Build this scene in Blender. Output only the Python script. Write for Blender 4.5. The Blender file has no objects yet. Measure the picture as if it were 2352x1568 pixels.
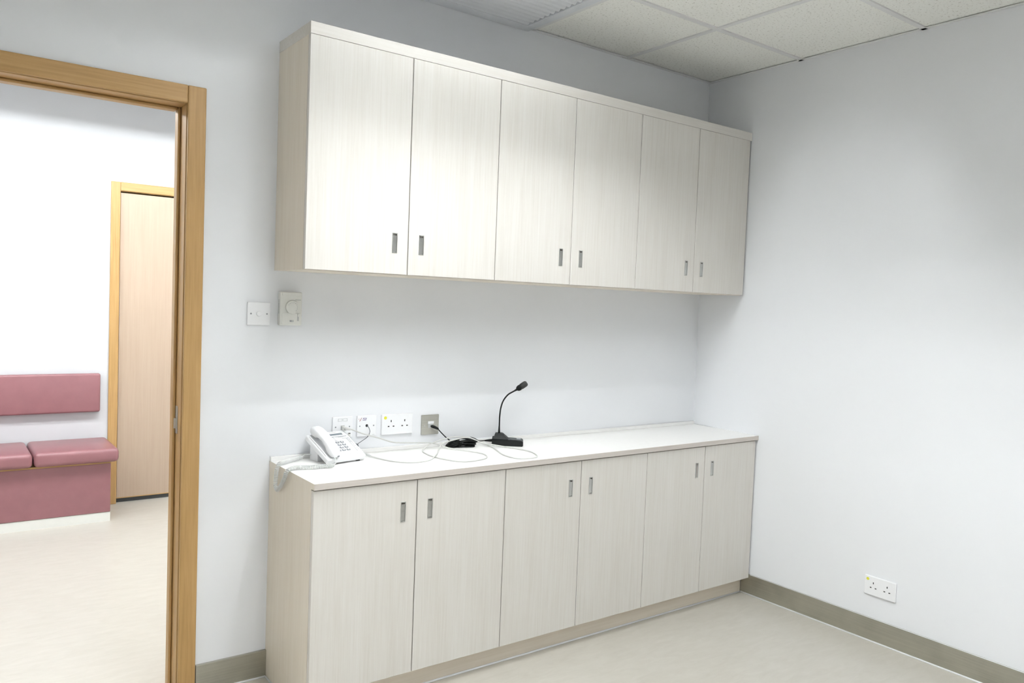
import bpy, bmesh, math, random
from mathutils import Vector, Matrix
random.seed(7)
SC = bpy.context.scene
COL = SC.collection
R = math.radians

# ------------------------------------------------------------------ camera
cam = bpy.data.cameras.new('camera')
cam_o = bpy.data.objects.new('camera', cam)
COL.objects.link(cam_o)
cam_o.location = (-3.466, -2.944, 1.4687)
cam_o.rotation_euler = (R(87.301), R(-2.207), R(-36.357))
cam.sensor_fit = 'HORIZONTAL'; cam.sensor_width = 36.0
cam.lens = 1814.04 / 2352 * 36.0
cam.clip_start = 0.02
SC.camera = cam_o

# ------------------------------------------------------------------ world, exposure, light levels
wd = bpy.data.worlds.new('world'); SC.world = wd
wd.use_nodes = True
wd.node_tree.nodes['Background'].inputs[0].default_value = (0.8, 0.85, 0.9, 1)
wd.node_tree.nodes['Background'].inputs[1].default_value = 0.05
SC.view_settings.view_transform = 'Standard'
SC.view_settings.look = 'None'
SC.view_settings.gamma = 1.0
SC.view_settings.use_curve_mapping = False
SC.view_settings.exposure = 0.42
TUBE_ROOM = (106.0, 156.0, 172.0)      # emission of the fluorescent tubes in the three room lights
TUBE_HALL = 112.0      # and in the corridor
TUBE_COL = (0.955, 0.985, 1.0, 1)

# room measures, metres: back wall y=0, right wall x=0, floor z=0
XL, YB = -4.45, -3.9            # left wall, wall behind the camera
HZ = 2.724                      # ceiling
WT = 0.12                       # wall thickness
HALL_Y = 2.95                   # far wall of the corridor
DX0, DX1, DZ = -3.66, -2.68, 2.188   # doorway, outer edges of the frame
L, HC, DC, DCC = 2.4185, 0.8367, 0.4308, 0.438
UB, UT, DU = 1.5615, 2.4107, 0.3007
TK, DDB = 0.3815, 0.0863
GX = [0.0] + [-0.647 - 0.6 * k for k in range(7)]
GY = [0.0] + [-0.5744 - 0.6 * k for k in range(6)]

# ------------------------------------------------------------------ helpers
def bx(bm, x0, x1, y0, y1, z0, z1, mi=0, M=None):
    vs = []
    for x, y, z in ((x0,y0,z0),(x1,y0,z0),(x1,y1,z0),(x0,y1,z0),(x0,y0,z1),(x1,y0,z1),(x1,y1,z1),(x0,y1,z1)):
        p = Vector((x, y, z))
        vs.append(bm.verts.new(M @ p if M else p))
    fs = []
    for q in ((0,3,2,1),(4,5,6,7),(0,1,5,4),(1,2,6,5),(2,3,7,6),(3,0,4,7)):
        f = bm.faces.new([vs[i] for i in q]); f.material_index = mi; fs.append(f)
    return vs, fs

def rbox(bm, x0, x1, y0, y1, z0, z1, r=0.002, seg=2, mi=0, M=None):
    t = bmesh.new()
    bx(t, min(x0,x1), max(x0,x1), min(y0,y1), max(y0,y1), min(z0,z1), max(z0,z1), mi)
    bmesh.ops.bevel(t, geom=list(t.edges), offset=r, segments=seg, profile=0.5, affect='EDGES', clamp_overlap=True)
    merge(bm, t, M, mi)

def merge(bm, t, M=None, mi=None):
    mp = {}
    for v in t.verts:
        mp[v] = bm.verts.new(M @ v.co if M else v.co)
    for f in t.faces:
        try:
            g = bm.faces.new([mp[v] for v in f.verts]); g.material_index = f.material_index if mi is None else mi; g.smooth = f.smooth
        except ValueError:
            pass
    t.free()

def cyl(bm, c, axis, r0, r1, h, n=16, mi=0, M=None, smooth=True):
    a = Vector(axis).normalized()
    u = a.orthogonal().normalized(); w = a.cross(u)
    c = Vector(c)
    lo, hi = [], []
    for i in range(n):
        t = 2 * math.pi * i / n
        d = u * math.cos(t) + w * math.sin(t)
        p, q = c + d * r0, c + a * h + d * r1
        lo.append(bm.verts.new(M @ p if M else p)); hi.append(bm.verts.new(M @ q if M else q))
    for i in range(n):
        j = (i + 1) % n
        f = bm.faces.new((lo[i], lo[j], hi[j], hi[i])); f.smooth = smooth; f.material_index = mi
    f = bm.faces.new(list(reversed(lo))); f.material_index = mi
    f = bm.faces.new(hi); f.material_index = mi

def catmull(pts, n=8):
    P = [Vector(p) for p in pts]
    P = [P[0] * 2 - P[1]] + P + [P[-1] * 2 - P[-2]]
    out = []
    for i in range(1, len(P) - 2):
        a, b, c, d = P[i-1], P[i], P[i+1], P[i+2]
        for k in range(n):
            t = k / n
            out.append(0.5 * ((2*b) + (c-a)*t + (2*a-5*b+4*c-d)*t*t + (3*b-a-3*c+d)*t**3))
    out.append(P[-2])
    return out

def frames(pts):
    T = []
    for i in range(len(pts)):
        a = pts[max(0, i-1)]; b = pts[min(len(pts)-1, i+1)]
        T.append((b - a).normalized())
    n = T[0].orthogonal().normalized()
    N = []
    for t in T:
        n = (n - t * n.dot(t))
        n = n.normalized() if n.length > 1e-6 else t.orthogonal().normalized()
        N.append(n)
    return T, N

def tube(bm, pts, r, n=8, mi=0):
    pts = [Vector(p) for p in pts]
    T, N = frames(pts)
    rings = []
    for i, (p, t, u) in enumerate(zip(pts, T, N)):
        w = t.cross(u)
        rr = r[i] if isinstance(r, (list, tuple)) else r
        rings.append([bm.verts.new(p + (u * math.cos(2*math.pi*k/n) + w * math.sin(2*math.pi*k/n)) * rr) for k in range(n)])
    for a, b in zip(rings, rings[1:]):
        for k in range(n):
            f = bm.faces.new((a[k], a[(k+1) % n], b[(k+1) % n], b[k])); f.smooth = True; f.material_index = mi
    f = bm.faces.new(list(reversed(rings[0]))); f.material_index = mi
    f = bm.faces.new(rings[-1]); f.material_index = mi

def obj(name, bm, mats, parent=None, loc=(0, 0, 0), rot=(0, 0, 0)):
    bmesh.ops.recalc_face_normals(bm, faces=list(bm.faces))
    me = bpy.data.meshes.new(name); bm.to_mesh(me); bm.free()
    for m in (mats if isinstance(mats, (list, tuple)) else [mats]):
        me.materials.append(m)
    o = bpy.data.objects.new(name, me); COL.objects.link(o)
    o.location = loc; o.rotation_euler = rot
    if parent: o.parent = parent
    return o

def inst(o, loc, parent=None, rot=None):
    c = o.copy(); COL.objects.link(c); c.location = loc
    if rot is not None: c.rotation_euler = rot
    c.parent = parent if parent else o.parent
    return c

def boxobj(name, b, mat, parent=None, r=0.0, loc=(0, 0, 0), rot=(0, 0, 0), seg=2):
    bm = bmesh.new()
    b = (min(b[0],b[1]), max(b[0],b[1]), min(b[2],b[3]), max(b[2],b[3]), min(b[4],b[5]), max(b[4],b[5]))
    if r: rbox(bm, *b, r=r, seg=seg)
    else: bx(bm, *b)
    return obj(name, bm, mat, parent, loc, rot)

def thing(name, label, cat, loc=(0, 0, 0), rot=(0, 0, 0), group=None):
    o = bpy.data.objects.new(name, None); COL.objects.link(o)
    o.empty_display_size = 0.05
    o.location = loc; o.rotation_euler = rot
    return tag(o, label, cat, group)

def tag(o, label, cat, group=None):
    o['label'] = label; o['category'] = cat
    if group: o['group'] = group
    return o

def struct(o, label, cat):
    o['kind'] = 'structure'
    return tag(o, label, cat)

# ------------------------------------------------------------------ materials
def new_mat(name):
    m = bpy.data.materials.new(name); m.use_nodes = True
    nt = m.node_tree
    return m, nt, nt.nodes['Principled BSDF']

def plain(name, col, rough=0.5, metal=0.0, spec=0.5, var=0.03, scale=30.0, bump=0.0, bscale=200.0, coat=0.0):
    m, nt, b = new_mat(name)
    tc = nt.nodes.new('ShaderNodeTexCoord')
    nz = nt.nodes.new('ShaderNodeTexNoise'); nz.inputs['Scale'].default_value = scale; nz.inputs['Detail'].default_value = 3
    nt.links.new(tc.outputs['Object'], nz.inputs['Vector'])
    rp = nt.nodes.new('ShaderNodeValToRGB')
    c0 = [max(0, c * (1 - var)) for c in col]; c1 = [min(1, c * (1 + var)) for c in col]
    rp.color_ramp.elements[0].color = (*c0, 1); rp.color_ramp.elements[1].color = (*c1, 1)
    rp.color_ramp.elements[0].position = 0.3; rp.color_ramp.elements[1].position = 0.7
    nt.links.new(nz.outputs['Fac'], rp.inputs['Fac'])
    nt.links.new(rp.outputs['Color'], b.inputs['Base Color'])
    b.inputs['Roughness'].default_value = rough
    b.inputs['Metallic'].default_value = metal
    b.inputs['Specular IOR Level'].default_value = spec
    b.inputs['Coat Weight'].default_value = coat
    if bump:
        n2 = nt.nodes.new('ShaderNodeTexNoise'); n2.inputs['Scale'].default_value = bscale; n2.inputs['Detail'].default_value = 4
        nt.links.new(tc.outputs['Object'], n2.inputs['Vector'])
        bp = nt.nodes.new('ShaderNodeBump'); bp.inputs['Strength'].default_value = bump; bp.inputs['Distance'].default_value = 0.002
        nt.links.new(n2.outputs['Fac'], bp.inputs['Height'])
        nt.links.new(bp.outputs['Normal'], b.inputs['Normal'])
    return m

def grain(name, cols, axis, fine=140.0, along=4.0, rough=0.45, bump=0.06, broad=0.35, spec=0.4):
    """Straight wood grain running along one axis: fine streaks and broad bands, shifted per object."""
    m, nt, b = new_mat(name)
    tc = nt.nodes.new('ShaderNodeTexCoord'); oi = nt.nodes.new('ShaderNodeObjectInfo')
    mul = nt.nodes.new('ShaderNodeMath'); mul.operation = 'MULTIPLY'; mul.inputs[1].default_value = 13.7
    nt.links.new(oi.outputs['Random'], mul.inputs[0])
    add = nt.nodes.new('ShaderNodeVectorMath'); add.operation = 'ADD'
    nt.links.new(tc.outputs['Object'], add.inputs[0]); nt.links.new(mul.outputs[0], add.inputs[1])
    def streak(sf, sa, det):
        mp = nt.nodes.new('ShaderNodeMapping')
        s = [sf] * 3; s['XYZ'.index(axis)] = sa
        mp.inputs['Scale'].default_value = s
        nt.links.new(add.outputs[0], mp.inputs['Vector'])
        n = nt.nodes.new('ShaderNodeTexNoise'); n.inputs['Scale'].default_value = 1.0; n.inputs['Detail'].default_value = det
        n.inputs['Roughness'].default_value = 0.6; n.inputs['Distortion'].default_value = 0.15
        nt.links.new(mp.outputs[0], n.inputs['Vector'])
        return n
    a = streak(fine, along, 5); c = streak(fine * 0.1, along * 0.3, 3)
    mx = nt.nodes.new('ShaderNodeMix'); mx.inputs[0].default_value = broad
    nt.links.new(a.outputs['Fac'], mx.inputs[2]); nt.links.new(c.outputs['Fac'], mx.inputs[3])
    rp = nt.nodes.new('ShaderNodeValToRGB')
    e = rp.color_ramp.elements
    e[0].position = 0.34; e[0].color = (*cols[0], 1)
    e[1].position = 0.66; e[1].color = (*cols[2], 1)
    k = e.new(0.5); k.color = (*cols[1], 1)
    nt.links.new(mx.outputs[0], rp.inputs['Fac']); nt.links.new(rp.outputs['Color'], b.inputs['Base Color'])
    b.inputs['Roughness'].default_value = rough; b.inputs['Specular IOR Level'].default_value = spec
    bp = nt.nodes.new('ShaderNodeBump'); bp.inputs['Strength'].default_value = bump; bp.inputs['Distance'].default_value = 0.001
    nt.links.new(a.outputs['Fac'], bp.inputs['Height']); nt.links.new(bp.outputs['Normal'], b.inputs['Normal'])
    return m

def tile_mat():
    m, nt, b = new_mat('mineral_fibre_tile')
    tc = nt.nodes.new('ShaderNodeTexCoord')
    v = nt.nodes.new('ShaderNodeTexNoise'); v.inputs['Scale'].default_value = 105; v.inputs['Detail'].default_value = 3; v.inputs['Roughness'].default_value = 0.6
    nt.links.new(tc.outputs['Object'], v.inputs['Vector'])
    rp = nt.nodes.new('ShaderNodeValToRGB')
    rp.color_ramp.elements[0].position = 0.33; rp.color_ramp.elements[0].color = (0.66, 0.65, 0.60, 1)
    rp.color_ramp.elements[1].position = 0.42; rp.color_ramp.elements[1].color = (0.93, 0.93, 0.885, 1)
    nt.links.new(v.outputs['Fac'], rp.inputs['Fac']); nt.links.new(rp.outputs['Color'], b.inputs['Base Color'])
    b.inputs['Roughness'].default_value = 0.9; b.inputs['Specular IOR Level'].default_value = 0.1
    bp = nt.nodes.new('ShaderNodeBump'); bp.inputs['Strength'].default_value = 0.35; bp.inputs['Distance'].default_value = 0.002
    nt.links.new(v.outputs['Fac'], bp.inputs['Height']); nt.links.new(bp.outputs['Normal'], b.inputs['Normal'])
    return m

def floor_mat():
    m, nt, b = new_mat('beige_sheet_vinyl')
    tc = nt.nodes.new('ShaderNodeTexCoord')
    mp = nt.nodes.new('ShaderNodeMapping'); mp.inputs['Scale'].default_value = (1.0, 3.2, 1.0); mp.inputs['Rotation'].default_value = (0, 0, 0.5)
    nt.links.new(tc.outputs['Object'], mp.inputs['Vector'])
    a = nt.nodes.new('ShaderNodeTexNoise'); a.inputs['Scale'].default_value = 9; a.inputs['Detail'].default_value = 7; a.inputs['Roughness'].default_value = 0.65; a.inputs['Distortion'].default_value = 0.6
    nt.links.new(mp.outputs[0], a.inputs['Vector'])
    rp = nt.nodes.new('ShaderNodeValToRGB')
    rp.color_ramp.elements[0].position = 0.3; rp.color_ramp.elements[0].color = (0.495, 0.470, 0.415, 1)
    rp.color_ramp.elements[1].position = 0.7; rp.color_ramp.elements[1].color = (0.545, 0.521, 0.467, 1)
    nt.links.new(a.outputs['Fac'], rp.inputs['Fac']); nt.links.new(rp.outputs['Color'], b.inputs['Base Color'])
    b.inputs['Roughness'].default_value = 0.32; b.inputs['Specular IOR Level'].default_value = 0.45
    n2 = nt.nodes.new('ShaderNodeTexNoise'); n2.inputs['Scale'].default_value = 60
    nt.links.new(tc.outputs['Object'], n2.inputs['Vector'])
    bp = nt.nodes.new('ShaderNodeBump'); bp.inputs['Strength'].default_value = 0.05; bp.inputs['Distance'].default_value = 0.002
    nt.links.new(n2.outputs['Fac'], bp.inputs['Height']); nt.links.new(bp.outputs['Normal'], b.inputs['Normal'])
    return m

def brushed(name, col, axis, rough=0.33):
    m, nt, b = new_mat(name)
    tc = nt.nodes.new('ShaderNodeTexCoord'); mp = nt.nodes.new('ShaderNodeMapping')
    s = [260.0] * 3; s['XYZ'.index(axis)] = 3.0
    mp.inputs['Scale'].default_value = s
    nt.links.new(tc.outputs['Object'], mp.inputs['Vector'])
    n = nt.nodes.new('ShaderNodeTexNoise'); n.inputs['Scale'].default_value = 1; n.inputs['Detail'].default_value = 3
    nt.links.new(mp.outputs[0], n.inputs['Vector'])
    g = nt.nodes.new('ShaderNodeTexNoise'); g.inputs['Scale'].default_value = 9; g.inputs['Detail'].default_value = 4
    nt.links.new(tc.outputs['Object'], g.inputs['Vector'])
    mx = nt.nodes.new('ShaderNodeMix'); mx.inputs[0].default_value = 0.5
    nt.links.new(n.outputs['Fac'], mx.inputs[2]); nt.links.new(g.outputs['Fac'], mx.inputs[3])
    rp = nt.nodes.new('ShaderNodeValToRGB')
    rp.color_ramp.elements[0].position = 0.3; rp.color_ramp.elements[0].color = (*[c * 0.84 for c in col], 1)
    rp.color_ramp.elements[1].position = 0.7; rp.color_ramp.elements[1].color = (*[c * 1.12 for c in col], 1)
    nt.links.new(mx.outputs[0], rp.inputs['Fac']); nt.links.new(rp.outputs['Color'], b.inputs['Base Color'])
    b.inputs['Metallic'].default_value = 1.0; b.inputs['Roughness'].default_value = rough
    return m

def emit(name, col, s):
    m, nt, b = new_mat(name)
    b.inputs['Base Color'].default_value = (0.9, 0.9, 0.9, 1)
    b.inputs['Emission Color'].default_value = col; b.inputs['Emission Strength'].default_value = s
    return m

LAM = ((0.680, 0.645, 0.590), (0.722, 0.692, 0.643), (0.750, 0.725, 0.682))
M = dict(
    wall=plain('white_wall_paint', (0.84, 0.851, 0.870), 0.6, var=0.008, scale=2, bump=0.04, bscale=160, spec=0.25),
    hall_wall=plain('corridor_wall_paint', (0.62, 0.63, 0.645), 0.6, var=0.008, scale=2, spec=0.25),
    floor=floor_mat(), tile=tile_mat(),
    bar=plain('white_enamelled_steel', (0.80, 0.80, 0.79), 0.45, var=0.02),
    louvre=plain('grey_louvre_blade', (0.42, 0.43, 0.44), 0.5, var=0.02),
    grille=plain('grille_white_enamel', (0.74, 0.76, 0.79), 0.4, var=0.02),
    lam_v=grain('bleached_oak_laminate_upright', LAM, 'Z'),
    lam_h=grain('bleached_oak_laminate_lengthwise', LAM, 'X'),
    lam_warm_bounce=grain('bleached_oak_laminate_warm_bounce', ((0.76,0.685,0.57),(0.80,0.73,0.62),(0.83,0.765,0.665)), 'Z', fine=200),  # same laminate, warm light bounced off the wooden frame mixed into its colour
    top=plain('pale_worktop_laminate', (0.915, 0.908, 0.89), 0.42, var=0.012, scale=40, spec=0.4),
    plinth=grain('bleached_oak_plinth', ((0.72,0.64,0.53),(0.76,0.685,0.58),(0.79,0.72,0.62)), 'X'),
    edge=grain('worktop_edge_banding', ((0.56,0.51,0.465),(0.61,0.56,0.515),(0.65,0.60,0.555)), 'X', fine=160),
    steel=brushed('brushed_steel', (0.56, 0.56, 0.54), 'Z', 0.34),
    skirt_x=brushed('skirting_steel_x', (0.50, 0.49, 0.43), 'X', 0.30),
    skirt_y=brushed('skirting_steel_y', (0.50, 0.49, 0.43), 'Y', 0.30),
    plate_steel=brushed('plate_steel', (0.50, 0.49, 0.44), 'X', 0.36),
    caulk=plain('white_sealant', (0.84, 0.85, 0.86), 0.5, var=0.01),
    frame_v=grain('honey_beech_upright', ((0.36,0.212,0.075),(0.43,0.262,0.100),(0.485,0.305,0.128)), 'Z', fine=120, rough=0.4, bump=0.03),
    frame_h=grain('honey_beech_lengthwise', ((0.36,0.212,0.075),(0.43,0.262,0.100),(0.485,0.305,0.128)), 'X', fine=120, rough=0.4, bump=0.03),
    maple=grain('pale_maple_veneer', ((0.425,0.325,0.243),(0.445,0.345,0.262),(0.46,0.362,0.28)), 'Z', fine=90, along=2.5, rough=0.45, bump=0.02),
    vinyl=plain('mauve_upholstery_vinyl', (0.250, 0.108, 0.118), 0.34, var=0.05, scale=14, bump=0.12, bscale=420, spec=0.55),
    pl_white=plain('white_plastic', (0.90, 0.905, 0.915), 0.35, var=0.01),
    pl_warm=plain('ivory_plastic', (0.79, 0.79, 0.745), 0.42, var=0.01),
    pl_grey=plain('grey_plastic', (0.30, 0.31, 0.33), 0.45, var=0.04),
    pl_mid=plain('mid_grey_plastic', (0.52, 0.53, 0.52), 0.45, var=0.03),
    pl_dark=plain('dark_opening', (0.03, 0.03, 0.03), 0.6, var=0.1),
    black=plain('black_plastic', (0.008, 0.0092, 0.0092), 0.5, var=0.15, spec=0.16, bump=0.1, bscale=500),
    foam=plain('black_wire_mesh', (0.013, 0.014, 0.014), 0.5, var=0.4, scale=900, bump=0.6, bscale=900),
    rubber_and_shade=plain('dark_rubber_and_shade', (0.045, 0.05, 0.052), 0.6, var=0.1),  # also colours the shaded gap under the corridor door
    cable=plain('pale_grey_cable', (0.66, 0.66, 0.63), 0.4, var=0.02),
    cord=plain('white_coiled_cord', (0.78, 0.79, 0.78), 0.4, var=0.02),
    wire=plain('slate_wire', (0.10, 0.115, 0.13), 0.5, var=0.1),
    lcd=plain('lcd_glass', (0.20, 0.235, 0.265), 0.12, var=0.03),
    yellow=plain('yellow_sticker', (0.72, 0.70, 0.06), 0.6, var=0.04),
    purple=plain('violet_print', (0.13, 0.09, 0.26), 0.6, var=0.05),
    red=plain('red_print', (0.32, 0.07, 0.06), 0.6, var=0.05),
    tube_room=[emit('lit_tube_room', TUBE_COL, q) for q in TUBE_ROOM],
    tube_hall=emit('lit_tube_corridor', TUBE_COL, TUBE_HALL),
)

# ------------------------------------------------------------------ the room shell
def wall_mesh(parts):
    bm = bmesh.new()
    for p in parts: bx(bm, *p)
    return bm
HT = 2.95     # slab above the suspended ceiling
fl = boxobj('floor', (XL, 0.0, YB, 0.0, -0.1, 0.0), M['floor'])
struct(fl, 'beige sheet vinyl floor of the room with the cabinets', 'floor')
fl2 = boxobj('floor_corridor', (-5.2, 0.0, 0.0, HALL_Y + WT, -0.1, 0.0), M['floor'])
struct(fl2, 'bright beige vinyl floor seen through the doorway', 'floor')
ox0, ox1, oz = DX0 + 0.02, DX1 - 0.02, DZ - 0.02     # rough opening
struct(obj('wall_back', wall_mesh([(ox1, WT, 0, WT, 0, HT), (-5.2, ox0, 0, WT, 0, HT), (ox0, ox1, 0, WT, oz, HT)]), M['wall']),
       'white wall behind the cabinets with the doorway opening', 'wall')
struct(obj('wall_right', wall_mesh([(0, WT, YB - WT, 0, 0, HT)]), M['wall']), 'plain white wall on the right with one double socket', 'wall')
struct(obj('wall_left', wall_mesh([(XL - WT, XL, YB - WT, 0, 0, HT)]), M['wall']), 'white side wall left of the camera', 'wall')
struct(obj('wall_rear', wall_mesh([(XL, 0, YB - WT, YB, 0, HT)]), M['wall']), 'white wall behind the camera', 'wall')
FX0, FX1, FZ = -2.492, -1.48, 2.188                   # far door frame outer edges
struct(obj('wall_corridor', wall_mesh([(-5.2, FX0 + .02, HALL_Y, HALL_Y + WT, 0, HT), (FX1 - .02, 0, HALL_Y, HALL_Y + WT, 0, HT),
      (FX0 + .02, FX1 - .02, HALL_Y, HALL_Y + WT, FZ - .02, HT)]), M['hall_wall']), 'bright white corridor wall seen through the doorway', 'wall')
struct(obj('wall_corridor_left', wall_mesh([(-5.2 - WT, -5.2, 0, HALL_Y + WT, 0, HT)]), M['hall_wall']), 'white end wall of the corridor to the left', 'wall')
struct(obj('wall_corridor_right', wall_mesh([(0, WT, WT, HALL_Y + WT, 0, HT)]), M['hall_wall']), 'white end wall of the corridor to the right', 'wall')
c2 = boxobj('ceiling_corridor', (-5.2, 0.0, WT, HALL_Y, HZ - 0.012, HZ + 0.03), M['bar'])
struct(c2, 'white corridor ceiling just showing under the door head', 'ceiling')

# suspended ceiling: slab, tiles and T-bars
ceil = boxobj('ceiling', (XL, 0.0, YB, 0.0, HT - 0.06, HT), M['bar'])
struct(ceil, 'suspended ceiling of speckled mineral tiles in a white metal grid', 'ceiling')
xs = GX + [XL]; ys = GY + [YB]
LIGHTS = [(2, 1, 2, 1), (3, 2, 1, 2), (4, 4, 1, 2)]  # first column, first row, modules across and deep
lit = {(c + k, r + q) for c, r, m_, n_ in LIGHTS for k in range(m_) for q in range(n_)}
GR = {(2, 0), (3, 0)}                                # air grille modules
tiles = {}
for i in range(len(xs) - 1):
    for j in range(len(ys) - 1):
        if (i, j) in lit or (i, j) in GR: continue
        w = xs[i] - xs[i+1]; d = ys[j] - ys[j+1]
        key = (round(w, 3), round(d, 3))
        loc = (xs[i+1], ys[j+1], HZ + 0.006)
        if key in tiles:
            inst(tiles[key], loc, ceil)
        else:
            tiles[key] = boxobj('ceiling_tile', (0.003, w - 0.003, 0.003, d - 0.003, 0, 0.016), M['tile'], ceil, r=0.002, seg=1, loc=loc)
def bar(b):
    boxobj('grid_bar', b, M['bar'], ceil)
for i, x in enumerate(GX[1:]):
    for j in range(len(ys) - 1):
        if {(i, j), (i + 1, j)} <= GR or ((i, j) in lit and (i + 1, j) in lit): continue
        bar((x - .012, x + .012, ys[j+1] + .012, ys[j] - .012, HZ, HZ + .006))
for j, y in enumerate(GY[1:]):
    for i in range(len(xs) - 1):
        if (i, j) in lit and (i, j + 1) in lit: continue
        bar((xs[i+1] - .012 if i + 1 < len(GX) else XL, xs[i] - .012 if i else 0, y - .012, y + .012, HZ, HZ + .006))
for b in ((XL, 0, -0.02, 0, HZ, HZ + .003), (-0.02, 0, YB, -0.02, HZ, HZ + .003), (XL, XL + .02, YB, -0.02, HZ, HZ + .003), (XL + .02, -0.02, YB, YB + .02, HZ, HZ + .003)):
    boxobj('wall_angle', b, M['bar'], ceil)

# recessed louvred lights
def troffer(x0, x1, y0, y1, zc, mat, label, group=None, louvred=True, pitch=.11, rows=4):
    turn = y1 - y0 > x1 - x0
    t = thing('ceiling_light', label, 'light', ((x0 + x1) / 2, (y0 + y1) / 2, zc), (0, 0, R(90) if turn else 0), group=group)
    hx, hy, dz = (x1 - x0) / 2 - .014, (y1 - y0) / 2 - .014, 0.10
    if turn: hx, hy = hy, hx
    bm = bmesh.new()
    bx(bm, -hx, hx, -hy, hy, dz, dz + .012)
    bx(bm, -hx, hx, -hy, -hy + .008, 0.004, dz); bx(bm, -hx, hx, hy - .008, hy, 0.004, dz)
    bx(bm, -hx, -hx + .008, -hy + .008, hy - .008, 0.004, dz); bx(bm, hx - .008, hx, -hy + .008, hy - .008, 0.004, dz)
    obj('housing', bm, M['bar'], t)
    for s in (-.16, .16):
        bm = bmesh.new()
        cyl(bm, (-hx + .05, s, .078 if louvred else .030), (1, 0, 0), .013, .013, 2 * hx - .1, 10)
        obj('tube', bm, mat, t)
    if not louvred: return t
    n = rows
    b0 = None
    for k in range(n):
        y = -hy + (k + 1) * 2 * hy / (n + 1)
        if b0 is None: b0 = boxobj('louvre_blade', (-hx + .01, hx - .01, -.0015, .0015, .006, .056), M['louvre'], t, loc=(0, y, 0))
        else: inst(b0, (0, y, 0), t)
    n = max(3, round(2 * hx / pitch))
    b0 = None
    for k in range(n):
        x = -hx + (k + .5) * 2 * hx / n
        if b0 is None: b0 = boxobj('louvre_blade', (-.0015, .0015, -hy + .01, hy - .01, .007, .055), M['louvre'], t, loc=(x, 0, 0))
        else: inst(b0, (x, 0, 0), t)
    return t
for n, (c, r, m_, n_) in enumerate(LIGHTS):
    troffer(GX[c + m_], GX[c], GY[r + n_], GY[r], HZ, M['tube_room'][n],
            ['long recessed louvred tube light in front of the wall cabinets', 'long recessed louvred tube light in the middle of the ceiling',
             'unseen louvred tube light added as frontal fill near the wall behind the camera'][n], pitch=(.38, .19, .11)[n], rows=(5, 4, 4)[n])  # last fixture is added out of view for frontal fill
for n, x in enumerate((-4.1, -2.7, -1.2)):
    troffer(x - .6, x + .6, 1.25, 1.85, HZ - .13, M['tube_hall'],
            ['open tube light at the left end of the corridor', 'open tube light over the middle of the corridor', 'open tube light at the right end of the corridor'][n], louvred=False)

# air grille
gx1, gx0 = -1.272, -2.445
g = thing('air_grille', 'white slatted air grille in the ceiling above the wall cabinets', 'grille', ((gx0 + gx1) / 2, -0.287, HZ - 0.012))
bm = bmesh.new()
hx = (gx1 - gx0) / 2; hy = 0.283
for a in ((-hx, hx, -hy, -hy + .045), (-hx, hx, hy - .06, hy), (-hx, -hx + .045, -hy + .045, hy - .06), (hx - .045, hx, -hy + .045, hy - .06)):
    rbox(bm, *a, 0.0, 0.016, r=0.003)
obj('frame', bm, M['grille'], g)
obj('duct', wall_mesh([(-hx + .03, hx - .03, -hy + .03, hy - .03, .06, .065)]), M['pl_mid'], g)
n = 13
s0 = None
for k in range(n):
    y = hy - .06 - (k + .5) * (2 * hy - .105) / n
    if s0 is None:
        bm = bmesh.new()
        prof = []
        for q in range(7):
            t = q / 6
            prof.append(((t - .5) * .030, .003 + .030 * (1 - t) ** 1.5))
        up = [(p[0], p[1] + .0015) for p in prof]
        lo = []; hi = []
        for (py, pz) in prof + up[::-1]:
            lo.append(bm.verts.new((-hx + .046, py, pz))); hi.append(bm.verts.new((hx - .046, py, pz)))
        m = len(lo)
        for q in range(m):
            f = bm.faces.new((lo[q], lo[(q+1) % m], hi[(q+1) % m], hi[q])); f.smooth = False
        bm.faces.new(lo); bm.faces.new(hi[::-1])
        s0 = obj('slat', bm, M['grille'], g, loc=(0, y, 0))
    else:
        inst(s0, (0, y, 0), g)

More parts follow.
